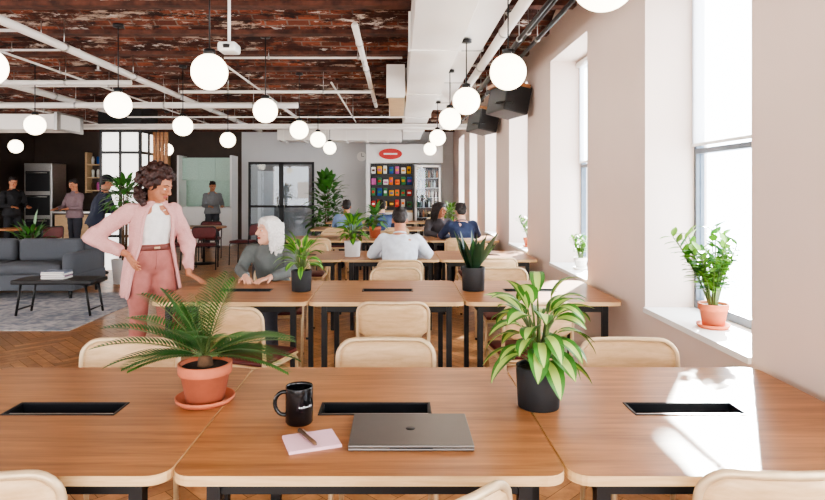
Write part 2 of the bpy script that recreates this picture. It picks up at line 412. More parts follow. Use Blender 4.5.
# ---------------------------------------------------------------- ceiling services
def pipe(name,pts,r,m='duct',seg=12,hang=True):
    b=MB(); b.tube(pts,r,m,seg)
    a=V(pts[0]); e=V(pts[-1])
    if hang:
        L=(e-a).length; n=max(1,int(L/1.6))
        for k in range(n+1):
            p=a.lerp(e,(k+.5)/(n+1)); 
            b.tube([p,(p.x,p.y,ZC+.02)],.004,'steel',6)
            d=(e-a).normalized(); b.tube([p-d*.012,p+d*.012],r+.008,'steel',seg)
    b.obj(name)
P_='water_pipe'
pipe(P_,[(-3.2,-1,2.85),(-3.2,14,2.85)],.038)
pipe(P_,[(-3.42,-1,2.93),(-3.42,14,2.93)],.016)
pipe(P_,[(-.36,5.0,2.85),(-.36,9.8,2.85)],.03)
pipe(P_,[(-2.9,8.0,2.79),(-.36,8.0,2.79)],.022); pipe(P_,[(-9.5,7.2,2.77),(-3.2,7.2,2.77)],.03)
pipe(P_,[(-9.5,9.0,2.75),(-1.5,9.0,2.75)],.045); pipe(P_,[(-9.5,5.6,2.97),(-3.5,5.6,2.97)],.016)
pipe(P_,[(-2.0,9.5,2.9),(-2.0,14,2.9)],.02); pipe(P_,[(-5.2,6.0,2.9),(-5.2,10.9,2.9)],.05)
pipe(P_,[(.93,0,2.86),(.93,15,2.86)],.045)
for x,z in((1.06,2.80),(1.14,2.86),(1.22,2.80)): pipe('conduit_rail',[(x,0,z),(x,12,z)],.018,'black',8)
for p in ([(-2.1,6.5,3.0),(-2.1,13,3.0)],[(-4.3,5.5,2.98),(-4.3,14,2.98)],[(-2.0,6.9,3.0),(.05,6.9,3.0)],[(-6.5,6.6,3.02),(-3.5,6.6,3.02)],[(-7.2,8.2,2.9),(-3.3,8.2,2.9)],[(-4.6,10.2,2.72),(0,10.2,2.72)],[(-6.2,7,2.85),(-6.2,14,2.85)],[(-.9,8.1,2.93),(-.9,12.8,2.93)]): pipe('electrical_conduit',p,.014,'duct',8)
b=MB(); b.box((.11,0,2.70),(.53,14.5,3.02),'duct',.01)
for y in [k*2.4+.4 for k in range(6)]: b.box((.09,y,2.685),(.55,y+.035,3.03),'duct')
b.obj('air_duct')
b=MB(); b.box((.58,0,2.88),(.84,10.5,3.03),'duct',.01)
for y in [k*1.8+.6 for k in range(6)]: b.box((.565,y,2.87),(.855,y+.03,3.04),'steel')
b.obj('supply_duct')
b=MB(); b.box((-.12,7.3,2.62),(.085,9.3,2.98),'oak',.005); b.box((-.14,7.25,2.6),(.085,7.3,3.0),'duct'); b.box((-.14,9.3,2.6),(.085,9.35,3.0),'duct'); b.obj('duct_enclosure')
b=MB()
b.box((XL,11.0,2.62),(XW,11.04,2.68),'duct'); b.box((XL,10.92,2.60),(XW,11.12,2.625),'duct'); b.box((XL,10.92,2.66),(XW,11.12,2.685),'duct'); b.obj('steel_girder')
b=MB(); b.box((-2.6,12.9,2.55),(.08,13.5,2.85),'duct',.01); 
for k in range(6): b.box((-2.5+k*.45,12.88,2.53),(-2.46+k*.45,13.52,2.87),'duct')
b.obj('branch_duct')
b=MB(); b.box((-9.5,9.6,2.45),(-5.4,10.2,2.7),'duct',.01); b.box((-5.45,9.5,2.43),(-5.4,10.3,2.72),'steel'); b.obj('exhaust_duct')
b=MB(); b.box((-1.35,4.47,2.52),(-1.21,4.63,2.59),'white',.02,sm=True); b.tube([(-1.28,4.55,2.58),(-1.28,4.55,ZC)],.012,'white'); b.lathe([(.026,0),(.03,.026)],'black',(-1.28,4.48,2.54),12); b.box((-1.33,4.5,2.97),(-1.23,4.6,3.05),'white'); b.obj('projector')
for x,y in((-.36,6.2),(-3.2,6.4),(-2.0,10.2)):
    b=MB(); b.tube([(x,y,2.81),(x,y,2.76)],.012,'steel'); b.lathe([(.03,2.755),(.03,2.76)],'steel',(x,y,0),12); b.obj('fire_sprinkler')
def speaker(y,z):
    b=MB(); R=Matrix.Rotation(.25,3,'Z')@Matrix.Rotation(.2,3,'Y')
    c=V((1.27,y,z)); h=V((.15,.26,.16))
    b.box(c-h,c+h,'black',.02,rot=R)
    h2=V((.152,.265,.02)); b.box(c-h2+V((0,0,.16)),c+h2+V((0,0,.16)),M['top'],0,rot=R)
    b.lathe([(.1,0),(.09,-.01),(.03,-.0)],'dark',c+V((-.1,-.27,-.05)),16)
    b.tube([c,c+V((.24,0,.02))],.02,'black'); b.obj('loudspeaker')
speaker(6.9,2.50); speaker(9.0,2.50)
# ---------------------------------------------------------------- tabletop things
def laptop():
    b=MB(); b.box((-.177,-.122,0),(.177,.122,.0085),'lap',.006); b.box((-.177,-.122,.0095),(.177,.122,.0165),'lap',.006); b.box((-.17,-.11,.008),(.17,.12,.010),'black')
    b.box((-.06,-.1225,.0075),(.06,-.118,.0095),'dark')
    b.lathe([(.014,.0165),(.014,.0168),(.001,.0168)],'black',(0,0,0),20); b.obj('laptop',loc=(.037,1.795,TZ+.0005))
laptop()
def mug():
    b=MB(); r=.043
    b.lathe([(.001,0),(r*.9,0),(r,.006),(r,.112),(r-.001,.116),(r-.004,.114),(r-.005,.108),(r-.005,.01),(.001,.008)],'mug',seg=36,caps=False)
    pts=[]
    for k in range(13):
        a=math.radians(70+220*k/12); pts.append((-r-.004+.030*math.cos(a),0,.060+.036*math.sin(a)))
    b.tube(pts,.0065,'mug',10)
    for k,hh in enumerate((.005,.004,.006,.004,.004,.006,.005)):
        a=math.radians(-82+k*9); a2=a+math.radians(5); R=r+.0004
        b.add([(R*math.cos(a),R*math.sin(a),.058),(R*math.cos(a2),R*math.sin(a2),.058),(R*math.cos(a2),R*math.sin(a2),.058+hh),(R*math.cos(a),R*math.sin(a),.058+hh)],[(0,1,2,3)],'wht')
    b.obj('coffee_mug',loc=(-.31,1.885,TZ))
mug()
b=MB(); b.box((-.075,-.06,0),(.075,.06,.006),'pink'); b.box((-.074,-.059,.006),(.074,.059,.008),'pink'); b.obj('notepad',loc=(-.25,1.735,TZ),rz=.35)
b=MB(); b.tube([(-.055,0,.006),(.05,0,.006),(.062,0,.005)],[.0055,.0055,.001],M['trunk'],8); b.tube([(-.06,0,.006),(-.055,0,.006)],.006,'black'); b.tube([(-.05,.007,.01),(-.02,.007,.01)],.0015,'steel'); b.obj('pen',loc=(-.262,1.74,TZ+.008),rz=-1.0)
# ---------------------------------------------------------------- pots & plants
def pot(b,r,h,m,c=(0,0,0),rim=True,saucer=False,taper=.72):
    c=V(c); z0=0
    if saucer:
        b.lathe([(.001,0),(r*.95,0),(r*1.12,.012),(r*1.14,.022),(r*1.08,.022),(r*.95,.008),(.001,.008)],m,c,36,caps=False); z0=.008
    if rim: pr=[(.001,z0),(r*taper,z0),(r*.93,z0+h*.72),(r*1.0,z0+h*.72),(r*1.03,z0+h*.76),(r*1.03,z0+h),(r*.94,z0+h),(r*.9,z0+h*.9)]
    else: pr=[(.001,z0),(r*taper,z0),(r*(taper+.02),z0+.004),(r,z0+h-.003),(r*.99,z0+h),(r*.93,z0+h),(r*.9,z0+h*.9)]
    b.lathe(pr,m,c,36,caps=False); b.lathe([(r*.91,z0+h*.9),(.3*r,z0+h*.92),(.001,z0+h*.92)],'soil',c,24,caps=False)
    return z0+h*.92
def palm():
    random.seed(31)
    b=MB(); z=pot(b,.088,.128,'terra',saucer=True)
    b.tube([(0,0,z-.01),(0,0,z+.035)],[.03,.022],'trunk',12)
    for i in range(26):
        a=i*2.4+random.uniform(-.2,.2); el=math.radians((12,26,42,66)[i%4]+random.uniform(-6,6)); L=random.uniform(.26,.34)*(.82 if math.sin(a)<-.4 else 1)
        if math.cos(a)<-.3: L*=1.04
        d=V((math.cos(a)*math.cos(el),math.sin(a)*math.cos(el),math.sin(el))); p=V((0,0,z+.03))+d*.01; pts=[p.copy()]; ds=[d.copy()]; n=26
        for k in range(n):
            d=(d+V((0,0,-1))*.8/n*(.3+k/n)).normalized(); p=p+d*L/n; pts.append(p.copy()); ds.append(d.copy())
        b.tube(pts,[.0032*(1-.7*k/n) for k in range(n+1)],'stem',5)
        for k in range(3,n+1):
            dd=ds[k]; s=dd.cross(V((0,0,1))); s=s.normalized() if s.length>.1 else V((1,0,0)); u=s.cross(dd)
            t=k/n; ll=.072*math.sin(math.pi*(.14+.78*t))**.7
            for sg in(-1,1):
                b.leaf(pts[k],(s*sg*.85+dd*.65+u*.3),ll,.0095,.3,'lf1' if i%3 else 'lf2',n=3,peak=.4)
    b.obj('potted_sago_palm',loc=(-.665,2.07,TZ))
palm()
def dieff(name,loc,r,h,potm,nleaf,L,W,m1,m2,hs=.2,seed=3,rim=False,saucer=False,taper=.9,elr=(15,75),droop=1.5):
    random.seed(seed); b=MB(); z=pot(b,r,h,potm,rim=rim,saucer=saucer,taper=taper)
    for i in range(nleaf):
        a=i*2.4+random.uniform(-.3,.3); t=i/nleaf; zz=z+hs*t*random.uniform(.8,1.1)+.01
        st=V((math.cos(a)*.012,math.sin(a)*.012,z-.01)); el=math.radians(elr[0]+(elr[1]-elr[0])*t+random.uniform(-12,12))
        d=V((math.cos(a)*math.cos(el),math.sin(a)*math.cos(el),math.sin(el)))
        node=V((math.cos(a)*.02*(1+t),math.sin(a)*.02*(1+t),zz)); nd=node+V((d.x,d.y,abs(d.z)+.5)).normalized()*L*.3
        b.tube([st,node,nd],[.005,.004,.0025],'stem',5)
        b.leaf(nd,d,L*random.uniform(.75,1.1),W*random.uniform(.8,1.1),droop*random.uniform(.7,1.2),m1,m2,n=8,twist=random.uniform(-.5,.5))
    return b.obj(name,loc=loc)
dieff('potted_dracaena',(.475,2.03,TZ),.075,.138,'blackpot',48,.15,.066,'lf2','lf3',.19,elr=(5,68),droop=1.7)
dieff('potted_fern',(-.70,4.35,TZ),.075,.15,'blackpot',34,.16,.045,'lf5','lf2',.14,5)
dieff('potted_houseplant',(-.50,6.6,TZ),.09,.17,'wallg',40,.17,.06,'lf2','lf5',.2,6)
dieff('potted_houseplant',(-.35,9.2,TZ),.09,.17,'terra',36,.18,.07,'lf2','lf2',.2,8,rim=True)
dieff('potted_houseplant',(1.0,11.5,TZ),.09,.17,'terra',30,.18,.07,'lf2','lf5',.2,9,rim=True)
def snake():
    random.seed(4); b=MB(); z=pot(b,.085,.17,'blackpot',rim=False,taper=.92)
    for i in range(20):
        a=i*2.4; r=.012+.035*random.random(); el=math.radians(random.uniform(52,86)); d=V((math.cos(a)*math.cos(el),math.sin(a)*math.cos(el),math.sin(el)))
        b.leaf((r*math.cos(a),r*math.sin(a),z-.01),d,random.uniform(.2,.32),.06,.15,'lf4','lf4' if i%3 else 'lf1',n=7,peak=.5,twist=random.uniform(-1,1))
    b.obj('potted_snake_plant',loc=(.55,4.38,TZ))
snake()
def zz(name,loc,r,h,potm,n,L,ll,seed,m='lf5',lean=25,pull=0):
    random.seed(seed); b=MB(); z=pot(b,r,h,potm,saucer=True)
    for i in range(n):
        a=i*2.4; k_=(.75 if math.cos(a)<.2 else .5); el=math.radians(90-random.uniform(3,lean*1.6)*k_); d=V((math.cos(a)*math.cos(el),math.sin(a)*math.cos(el),math.sin(el)))
        p=V((.015*math.cos(a),.015*math.sin(a),z-.01)); pts=[p.copy()]; K=12; LL=L*random.uniform(.6,1.05)
        for k in range(K):
            d=(d+V((math.cos(a)*(.7 if math.cos(a)<.2 else .25),math.sin(a),-.6))*.3/K).normalized(); p=p+d*LL/K; pts.append(p.copy())
            if k>2:
                s=d.cross(V((0,0,1))); s=s.normalized() if s.length>.1 else V((1,0,0)); s=Matrix.Rotation(k*.5,3,d)@s
                for sg in(-1,1): b.leaf(p,s*sg*.8+d*.6,ll*random.uniform(.8,1.2),ll*.5,.5,m if random.random()<.7 else 'lf2',n=4)
        b.tube(pts,[.005*(1-.6*k/K) for k in range(K+1)],'stem',5)
    return b.obj(name,loc=loc)
zz('potted_zz_plant',(1.65,3.14,ZS),.072,.12,'terra',20,.40,.07,11,lean=17)
zz('potted_zz_plant',(1.66,5.45,ZS),.06,.10,'white',10,.22,.05,12,lean=16)
zz('potted_zz_plant',(1.66,7.6,ZS),.07,.11,'terra',11,.32,.06,13,lean=16)
def floorplant(name,loc,h,seed,m='lf2',n=110,W=.09,rad=.45,potm='wallg',zlow=None):
    random.seed(seed); b=MB(); z=pot(b,.2,.38,potm,rim=False,taper=.8); z1=zlow or z
    for i in range(n):
        a=i*2.4; t=i/n; zz_=z1+(h-z1)*t; el=math.radians(10+60*t+random.uniform(-20,20)); d=V((math.cos(a)*math.cos(el),math.sin(a)*math.cos(el),math.sin(el)))
        rr=rad*random.uniform(.3,.9)*(1-.4*t); p=V((math.cos(a)*.04,math.sin(a)*.04,zz_)); q=p+V((d.x,d.y,.3)).normalized()*rr
        if i%2==0: b.tube([p,q],[.006,.003],'stem',4)
        else: q=p.lerp(q,.8); b.tube([p,q],[.006,.003],'stem',4)
        b.leaf(q,d,random.uniform(.2,.34),W*random.uniform(.8,1.4),1.2,m,n=5)
    for k in range(4): b.tube([(.03*math.cos(k*1.6),.03*math.sin(k*1.6),z-.05),(.05*math.cos(k*1.6),.05*math.sin(k*1.6),h)],[.014,.008],'trunk',6)
    b.obj(name,loc=loc)
floorplant('potted_rubber_tree',(-1.75,14.8,0),1.65,21,'lf2',190,.13,.5); floorplant('potted_dragon_tree',(-4.35,9.55,0),1.55,22,'lf2',90,.06,.26,zlow=1.15)
floorplant('potted_rubber_tree',(-6.0,9.8,0),.75,24,'lf2',60,.08,.3)
# ---------------------------------------------------------------- lounge furniture
def sofa():
    b=MB(); x0,x1,y0,y1=-6.6,-4.35,8.05,8.95
    b.box((x0,y0,.12),(x1,y1,.34),'grey',.03,sm=True); b.box((x0,y1-.2,.3),(x1,y1,.74),'grey',.06,sm=True)
    for x in(x0,x1-.18): b.box((x,y0,.3),(x+.18,y1-.1,.62),'grey',.06,sm=True)
    for k in range(2):
        a=x0+.19+k*.94; b.box((a,y0+.01,.34),(a+.93,y1-.2,.47),'grey',.05,sm=True); b.box((a+.02,y1-.36,.46),(a+.91,y1-.18,.78),'grey',.07,sm=True)
    for x in(x0+.1,x1-.1):
        for y in(y0+.1,y1-.1): b.lathe([(.02,0.01),(.025,.13)],'black',(x,y,0),10)
    b.obj('lounge_sofa')
sofa()
b=MB(); b.box((-6.4,6.3,0),(-3.45,8.6,.01),'rug'); b.obj('area_rug')
b=MB(); x0,x1,y0,y1=-4.5,-3.55,6.95,7.35
b.box((x0,y0,.38),(x1,y1,.43),'black',.015)
for x,dx in((x0+.1,-.06),(x1-.1,.06)):
    for y in(y0+.05,y1-.05): b.tube([(x,y,.385),(x+dx,y,.012)],.014,'black')
    b.tube([(x+dx*.8,y0+.05,.08),(x+dx*.8,y1-.05,.08)],.01,'black')
b.obj('coffee_bench')
b=MB(); 
for k,(c,r) in enumerate(((C(220,216,210),.0),(C(150,120,140),.1),(C(235,232,228),-.08),(C(120,130,150),.05))):
    z=.431+k*.022; R=Matrix.Rotation(r,3,'Z'); b.box((-4.2,7.05,z),(-3.93,7.25,z+.021),c,rot=R); b.box((-4.195,7.048,z+.003),(-3.935,7.245,z+.018),'white',rot=R)
b.obj('stack_of_books')
mc=chair('dining_chair','maroon','maroon','black'); mc.location=(-3.62,11.3,0); mc.rotation_euler=(0,0,.2)
for x,y,r in((-4.15,11.35,-.25),(-3.1,12.0,1.4),(-4.0,12.75,3.3),(-6.0,12.7,.3),(-6.6,13.5,-1.5),(-7.9,11.6,-1.5),(-6.6,11.2,1.2)): inst(mc,(x,y,0),r)
def ctable(x,y,w=.8):
    b=MB(); b.lathe([(.001,.72),(w/2-.01,.72),(w/2,.73),(w/2,.745),(w/2-.01,.75),(.001,.75)],'top',(0,0,0),32,caps=False); b.lathe([(.025,.02),(.025,.72)],'black',(0,0,0),12); b.lathe([(.24,0),(.24,.015),(.03,.03)],'black',(0,0,0),24); b.obj('round_cafe_table',loc=(x,y,0))
ctable(-3.9,12.05,.9); ctable(-5.85,13.5); ctable(-7.25,11.5,.8)
b=MB(); cx,cy,w=-5.15,11.5,.72
b.box((cx-w/2,cy-w/2,0),(cx+w/2,cy+w/2,3.05),'lightbox')
for sx in(-1,0,1):
    X=cx+sx*w/2; b.box((X-.02,cy-w/2-.03,0),(X+.02,cy-w/2,3.05),'black'); 
for sy in(-1,0,1): b.box((cx+w/2,cy+sy*w/2-.02,0),(cx+w/2+.03,cy+sy*w/2+.02,3.05),'black')
for z in(.6,1.4,2.15,2.55): b.box((cx-w/2,cy-w/2-.032,z),(cx+w/2+.03,cy-w/2,z+.05),'black'); b.box((cx+w/2,cy-w/2,z),(cx+w/2+.032,cy+w/2,z+.05),'black')
b.box((cx-w/2-.04,cy-w/2-.04,2.6),(cx+w/2+.04,cy+w/2,3.05),'black')
b.obj('light_column')
b=MB(); 
for k in range(4): b.box((-4.74+k*.075,11.6,0),(-4.69+k*.075,11.66,2.6),'top')
b.obj('slat_screen')
# ---------------------------------------------------------------- back wall
def door():
    b=MB(); y=YB-.07; x0,x1=-4.1,-2.3; z1=2.25; t=.06
    b.box((x0,y,z1-.07),(x1,y+.05,z1),'black')
    for x in(x0,x0+(x1-x0)/2-t,(x0+x1)/2,x1-t): b.box((x,y,0),(x+t,y+.05,z1),'black')
    for z in(0,1.0): b.box((x0,y,z),(x1,y+.05,z+.06),'black')
    for x in((x0+x1)/2-.1,(x0+x1)/2+.1): b.tube([(x,y-.05,.9),(x,y-.05,1.3)],.012,'steel')
    b.box((x0+t,y+.02,0),(x1-t,y+.024,z1),M['glass']); b.box((x0+t,y+.045,.0),(x1-t,y+.055,z1),C(150,146,140)); b.box((x0+.25,y+.03,.05),(x0+.7,y+.042,2.0),C(225,222,214)); b.box((x1-.45,y-.005,1.25),(x1-.15,y,1.7),'white'); b.obj('door_1')
door()
YG=YB-.01
b=MB()
b.box((-.85,YB-.5,2.2),(1.2,YG,2.7),'white'); b.box((-.85,YB-.5,0),(-.75,YG,2.2),'white'); b.box((-.75,YB-.5,0),(.40,YG,.9),'white'); b.box((-.75,YB-.52,.88),(.40,YG,.93),'oak')
b.box((-.75,YB-.03,.93),(.4,YG,2.2),'dark')
random.seed(5); cols=[C(200,50,40),C(230,170,40),C(60,130,80),C(40,80,150),C(220,220,210),C(190,90,150),C(240,120,40),C(90,60,40)]
for i in range(4):
    z=1.02+i*.3; b.box((-.75,YB-.3,z-.015),(.4,YB-.03,z),'black')
    for k in range(7):
        x=-.72+k*.16; c_=random.choice(cols+[M['white'],M['red'],C(230,170,40)]); w=random.uniform(.1,.14); h=random.uniform(.14,.22)
        b.box((x,YB-.33,z),(x+w,YB-.25,z+h),c_,.02,sm=True); b.box((x+.02,YB-.335,z+h*.35),(x+w-.02,YB-.33,z+h*.65),random.choice(cols+[M['white']]))
b.obj('snack_display')
b=MB(); b.box((.42,YB-.6,0),(1.15,YG,2.18),C(150,154,158,.4),.01); b.box((.48,YB-.62,.45),(1.09,YB-.6,2.1),'dark')
fc=[M['white'],C(150,160,150),C(120,90,60),C(60,90,60),C(180,110,70),C(70,60,56),M['dark']]
for i in range(6):
    z=.5+i*.26; b.box((.49,YB-.66,z-.012),(1.08,YB-.62,z),'steel')
    for k in range(8): b.lathe([(.026,z),(.028,z+.12),(.01,z+.17),(.012,z+.19)],random.choice(fc),(.53+k*.072,YB-.65,0),8)
for x in (.46,1.08): b.box((x,YB-.69,.43),(x+.04,YB-.62,2.12),'steel')
for z in(.43,2.08): b.box((.46,YB-.69,z),(1.12,YB-.62,z+.05),'steel')
b.box((.5,YB-.685,.48),(1.08,YB-.68,2.08),'glass')
b.tube([(.49,YB-.72,1.0),(.49,YB-.72,1.5)],.012,'steel'); b.obj('beverage_fridge')
b=MB(); n=32
for (a,c_,y,m) in((.34,.17,YB-.54,'white'),(.31,.145,YB-.56,'red')):
    b.rings([[V((-.2+a*math.cos(2*pi*k/n),yy,2.44+c_*math.sin(2*pi*k/n))) for k in range(n)] for yy in(y,YB-.501)],m,sm=False)
b.box((-.38,YB-.57,2.42),(-.02,YB-.56,2.46),'white'); b.obj('oval_sign')
b=MB(); b.rings([[V((-1.0+.13*math.cos(2*pi*k/n),yy,2.4+.13*math.sin(2*pi*k/n))) for k in range(n)] for yy in(YB-.04,YB-.001)],'white',sm=False); b.box((-1.005,YB-.045,2.4),(-.995,YB-.04,2.49),'black'); b.box((-1.0,YB-.045,2.395),(-.93,YB-.04,2.405),'black'); b.obj('clock')
b=MB(); x0,x1=-5.8,-4.45; y=15.9
b.box((x0,y,0),(x1,YG,1.0),'white'); b.box((x0,y-.03,.98),(x1,YG,1.03),'white'); b.box((x0,y+.25,1.75),(x1,YG,2.35),'mint'); b.box((x0,YB-.05,1.03),(x1,YG,1.75),'mint')
for k in range(3): b.box((x0+k*.45+.01,y+.235,1.77),(x0+k*.45+.44,y+.25,2.33),'mint'); b.box((x0+k*.45+.01,y-.015,.1),(x0+k*.45+.44,y,.95),'white')
b.box((x0-.05,y-.02,0),(x0,YG,2.4),'white'); b.box((x1,y-.02,0),(x1+.05,YG,2.4),'white'); b.obj('kitchen_cabinet')
b=MB(); x0,x1=-9.35,-8.65; y=15.0
b.box((x0,y,0),(x1,y+.65,2.15),'steel',.01)
for z in(.25,.85,1.45): b.box((x0+.05,y-.02,z),(x1-.05,y,z+.5),'dark'); b.tube([(x0+.1,y-.05,z+.46),(x1-.1,y-.05,z+.46)],.012,'steel')
b.obj('oven_tower')
b=MB(); b.box((-8.6,15.0,0),(-6.2,15.65,.9),M['walld']); b.box((-8.62,14.97,.9),(-6.18,15.67,.94),'steel')
for k in range(4): b.box((-8.57+k*.6,14.985,.08),(-8.02+k*.6,15.0,.86),'oak')
b.obj('kitchen_counter')
b=MB()
b.box((-8.45,16.2,1.4),(-8.4,16.49,2.5),'oak'); b.box((-6.3,16.2,1.4),(-6.25,16.49,2.5),'oak')
for i in range(3):
    z=1.45+i*.35; b.box((-8.4,16.2,z),(-6.3,16.49,z+.03),'oak')
    for k in range(14): b.lathe([(.035,z+.03),(.04,z+.03+random.uniform(.08,.2)),(.02,z+.24)],random.choice(cols+[M['white'],M['steel']]),(-8.3+k*.14,16.33,0),10)
b.obj('bottle_shelf')
b=MB(); b.box((-7.4,15.05,.94),(-6.9,15.45,1.35),'steel',.02); b.box((-7.35,15.03,1.0),(-6.95,15.05,1.3),'black'); b.lathe([(.05,1.35),(.05,1.5)],'black',(-7.15,15.25,0),12); b.obj('espresso_machine')
# ---------------------------------------------------------------- people
def hand(b,w,d,n,sgn,curl=.35):
    w=V(w); d=V(d).normalized(); n=V(n); n=(n-d*n.dot(d)).normalized(); a=d.cross(n).normalized()*sgn
    R=Matrix((a,d,n)).transposed()
    b.ell(w+d*.048,(.038,.052,.015),R=R); b.ell(w+d*.01,(.026,.03,.018),R=R)
    for i,L in enumerate((.070,.078,.072,.056)):
        p=w+d*(.088-.004*abs(i-1))+a*(.028-.0185*i); dd=(d+a*(.12-.08*i)).normalized(); pts=[p-dd*.02,p]; ax=dd.cross(n).normalized(); cu=curl*.5
        for fr in(.45,.3,.25):
            dd=(Matrix.Rotation(cu,3,ax)@dd).normalized(); cu=curl; p=p+dd*L*fr; pts.append(p)
        b.tube(pts,[.009,.009,.0085,.0078,.0065],'white',8,round_=True)
    p=w+d*.02+a*.026; d1=(d*.6+a*.8+n*.25).normalized(); d2=(d*.9+a*.35+n*.35).normalized()
    b.tube([p-d1*.015,p,p+d1*.036,p+d1*.036+d2*.03],[.012,.012,.010,.008],'white',8,round_=True)
def torso(b,P,Cc,N,s,f,g=0,male=False,low=True,hem=0):
    k=1.12 if male else 1.0; wk=1.28 if male else 1.0
    u=(Cc-P).normalized()
    if hem: lo=[(P-u*.07,.172*k+.008,.130),(P-u*.02,.172*k+.006,.130),(P+u*.06,.158*k,.120)]
    elif low: lo=[(P-u*.09,.11,.085),(P-u*.05,.155*k,.11),(P,.165*k,.115)]
    else: lo=[(P+u*.05,.13*k,.10)]
    secs=lo+[(P.lerp(Cc,.5),.122*wk,.095*k),(Cc,.15*k,.115*k),(Cc.lerp(N,.45),.165*k,.10*k),(Cc.lerp(N,.78),.125*k,.075),(N,.058,.058),(N+(N-Cc).normalized()*.015,.045,.045)]
    rs=[]
    for i in range(len(secs)-1):
        for t in (0,.5):
            c=secs[i][0].lerp(secs[i+1][0],t); w=secs[i][1]*(1-t)+secs[i+1][1]*t+g; d=secs[i][2]*(1-t)+secs[i+1][2]*t+g
            rs.append([c+s*w*math.cos(2*pi*q/20)+f*d*math.sin(2*pi*q/20) for q in range(20)])
    b.rings(rs,'white')
def person(name,J,skin,top,pants,hairm,hair,shoe,male=False,sleeve='long',origin=(0,0,0),extra=None,scale_head=1.0,brow=None,tuck=False):
    J={k:(V(v) if hasattr(v,'__len__') else v) for k,v in J.items()}
    f=J['f'].normalized(); s=V((-f.y,f.x,0)).normalized(); f=V((f.x,f.y,0)).normalized()
    out=MB(); P,Cc,N,Hc=J['P'],J['C'],J['N'],J['H']
    hf=J['hf'].normalized(); hu=J.get('hu',V((0,0,1))); hs=hu.cross(hf).normalized(); hu=hf.cross(hs).normalized(); hs=-hs
    hR=Matrix((hs,hf,hu)).transposed(); sh=scale_head
    def hp(a,b_,c): return Hc+(hs*a+hf*b_+hu*c)*sh
    km=1.1 if male else 1.0
    b=MB(); torso(b,P,Cc,N,s,f,0,male); b.tube([N-(Hc-N)*.2,hp(0,-.02,-.06)],[.056*km,.05*km],'white',14)
    for e in 'LR':
        b.tube([Cc.lerp(N,.6),J['sh'+e]],[.05,.045*km],'white',12,round_=True)
        b.tube([J['sh'+e],J['sh'+e].lerp(J['el'+e],.4),J['el'+e]],[.045*km,.043*km,.036*km],'white',12,round_=True)
        b.tube([J['el'+e],J['el'+e].lerp(J['wr'+e],.3),J['wr'+e]],[.036*km,.037*km,.024*km],'white',12,round_=True)
        b.tube([J['hip'+e],J['hip'+e].lerp(J['kn'+e],.5),J['kn'+e]],[.082,.07,.05],'white',12,round_=True)
        b.tube([J['kn'+e],J['kn'+e].lerp(J['an'+e],.3),J['an'+e]],[.05,.052,.034],'white',12,round_=True)
    v,fc=remesh(b,.014,3); out.add(v,fc,skin)
    for e,sg in(('L',1),('R',-1)):
        hb=MB(); d=J.get('hd'+e,(J['wr'+e]-J['el'+e])); n=J.get('hn'+e,V((0,0,-1)))
        hb.tube([J['wr'+e]-(J['wr'+e]-J['el'+e]).normalized()*.04,J['wr'+e]],[.026,.024],'white',10,round_=True)
        d=V(d).normalized(); nn=V(n); nn=(nn-d*nn.dot(d)).normalized()
        hand(hb,J['wr'+e],d,nn,sg*J.get('th'+e,1),J.get('cu'+e,.35)); v,fc=remesh(hb,.0045,1); out.add(v,fc,skin)
    b=MB(); b.ell(hp(0,-.01,.025),(.076*sh,.095*sh,.095*sh),R=hR,seg=20,rings=14); b.ell(hp(0,.022,-.045),(.057*sh,.066*sh,.072*sh),R=hR,seg=18,rings=12)
    b.ell(hp(0,.062,-.092),(.026*sh,.022*sh,.02*sh),R=hR); b.tube([hp(0,.086,.012),hp(0,.107,-.028)],[.009,.0135],'white',8,round_=True)
    for q in(-1,1):
        b.ell(hp(q*.012,.098,-.033),.009); b.ell(hp(q*.077,-.01,-.01),(.008,.018,.032),R=hR); b.ell(hp(q*.032,.068,-.03),(.022,.02,.018),R=hR)
        b.tube([hp(q*.012,.088,.022),hp(q*.048,.074,.022)],[.008,.007],'white',8,round_=True)
    b.tube([hp(0,-.02,-.06),N+V((0,0,.0))],[.05*km,.054*km],'white',14,round_=True)
    v,fc=remesh(b,.0055,2); out.add(v,fc,skin)
    ew=C(225,218,212); dk=C(30,20,16,.2)
    for q in(-1,1):
        out.ell(hp(q*.032,.0795,.0),(.0115*sh,.008,.0062*sh),ew,R=hR,seg=10,rings=8); out.ell(hp(q*.032,.0862,.0),(.0056,.003,.0054),dk,R=hR,seg=8,rings=6)
        out.tube([hp(q*.016,.094,.026),hp(q*.034,.088,.031),hp(q*.052,.072,.025)],[.003,.0035,.002],brow or hairm,6,round_=True)
        out.tube([hp(q*.020,.086,.0055),hp(q*.032,.0875,.0085),hp(q*.045,.079,.005)],[.0022,.0026,.0018],skin,6,round_=True)
    lip=C(170,84,76,.5); out.tube([hp(-.024,.078,-.060),hp(-.01,.0885,-.058),hp(.01,.0885,-.058),hp(.024,.078,-.060)],[.003,.005,.005,.003],lip,8,round_=True); out.tube([hp(-.018,.080,-.066),hp(0,.0875,-.068),hp(.018,.080,-.066)],[.003,.0055,.003],lip,8,round_=True)
    b=MB(); hsm=1
    if hair=='curly':
        random.seed(2)
        b.ell(hp(0,-.03,.04),(.10,.10,.105),R=hR); 
        for i in range(420):
            z=random.uniform(-.98,1); a=random.uniform(0,2*pi); rr=math.sqrt(1-z*z); x,y=rr*math.cos(a),rr*math.sin(a)
            if y>.38 and z<.45: continue
            if y>.15 and z<.35 and abs(x)<.75: continue
            j=random.uniform(.9,1.14)
            b.ell(hp(x*.130*j,-.035+y*.118*j,.012+z*.135*j-(.045 if z<-.2 else 0)),random.uniform(.013,.024),seg=8,rings=6)
        vx=.006; hsm=0
    elif hair=='long':
        b.ell(hp(0,-.018,.042),(.085,.097,.090),R=hR); b.ell(hp(0,.012,.075),(.068,.076,.05),R=hR)
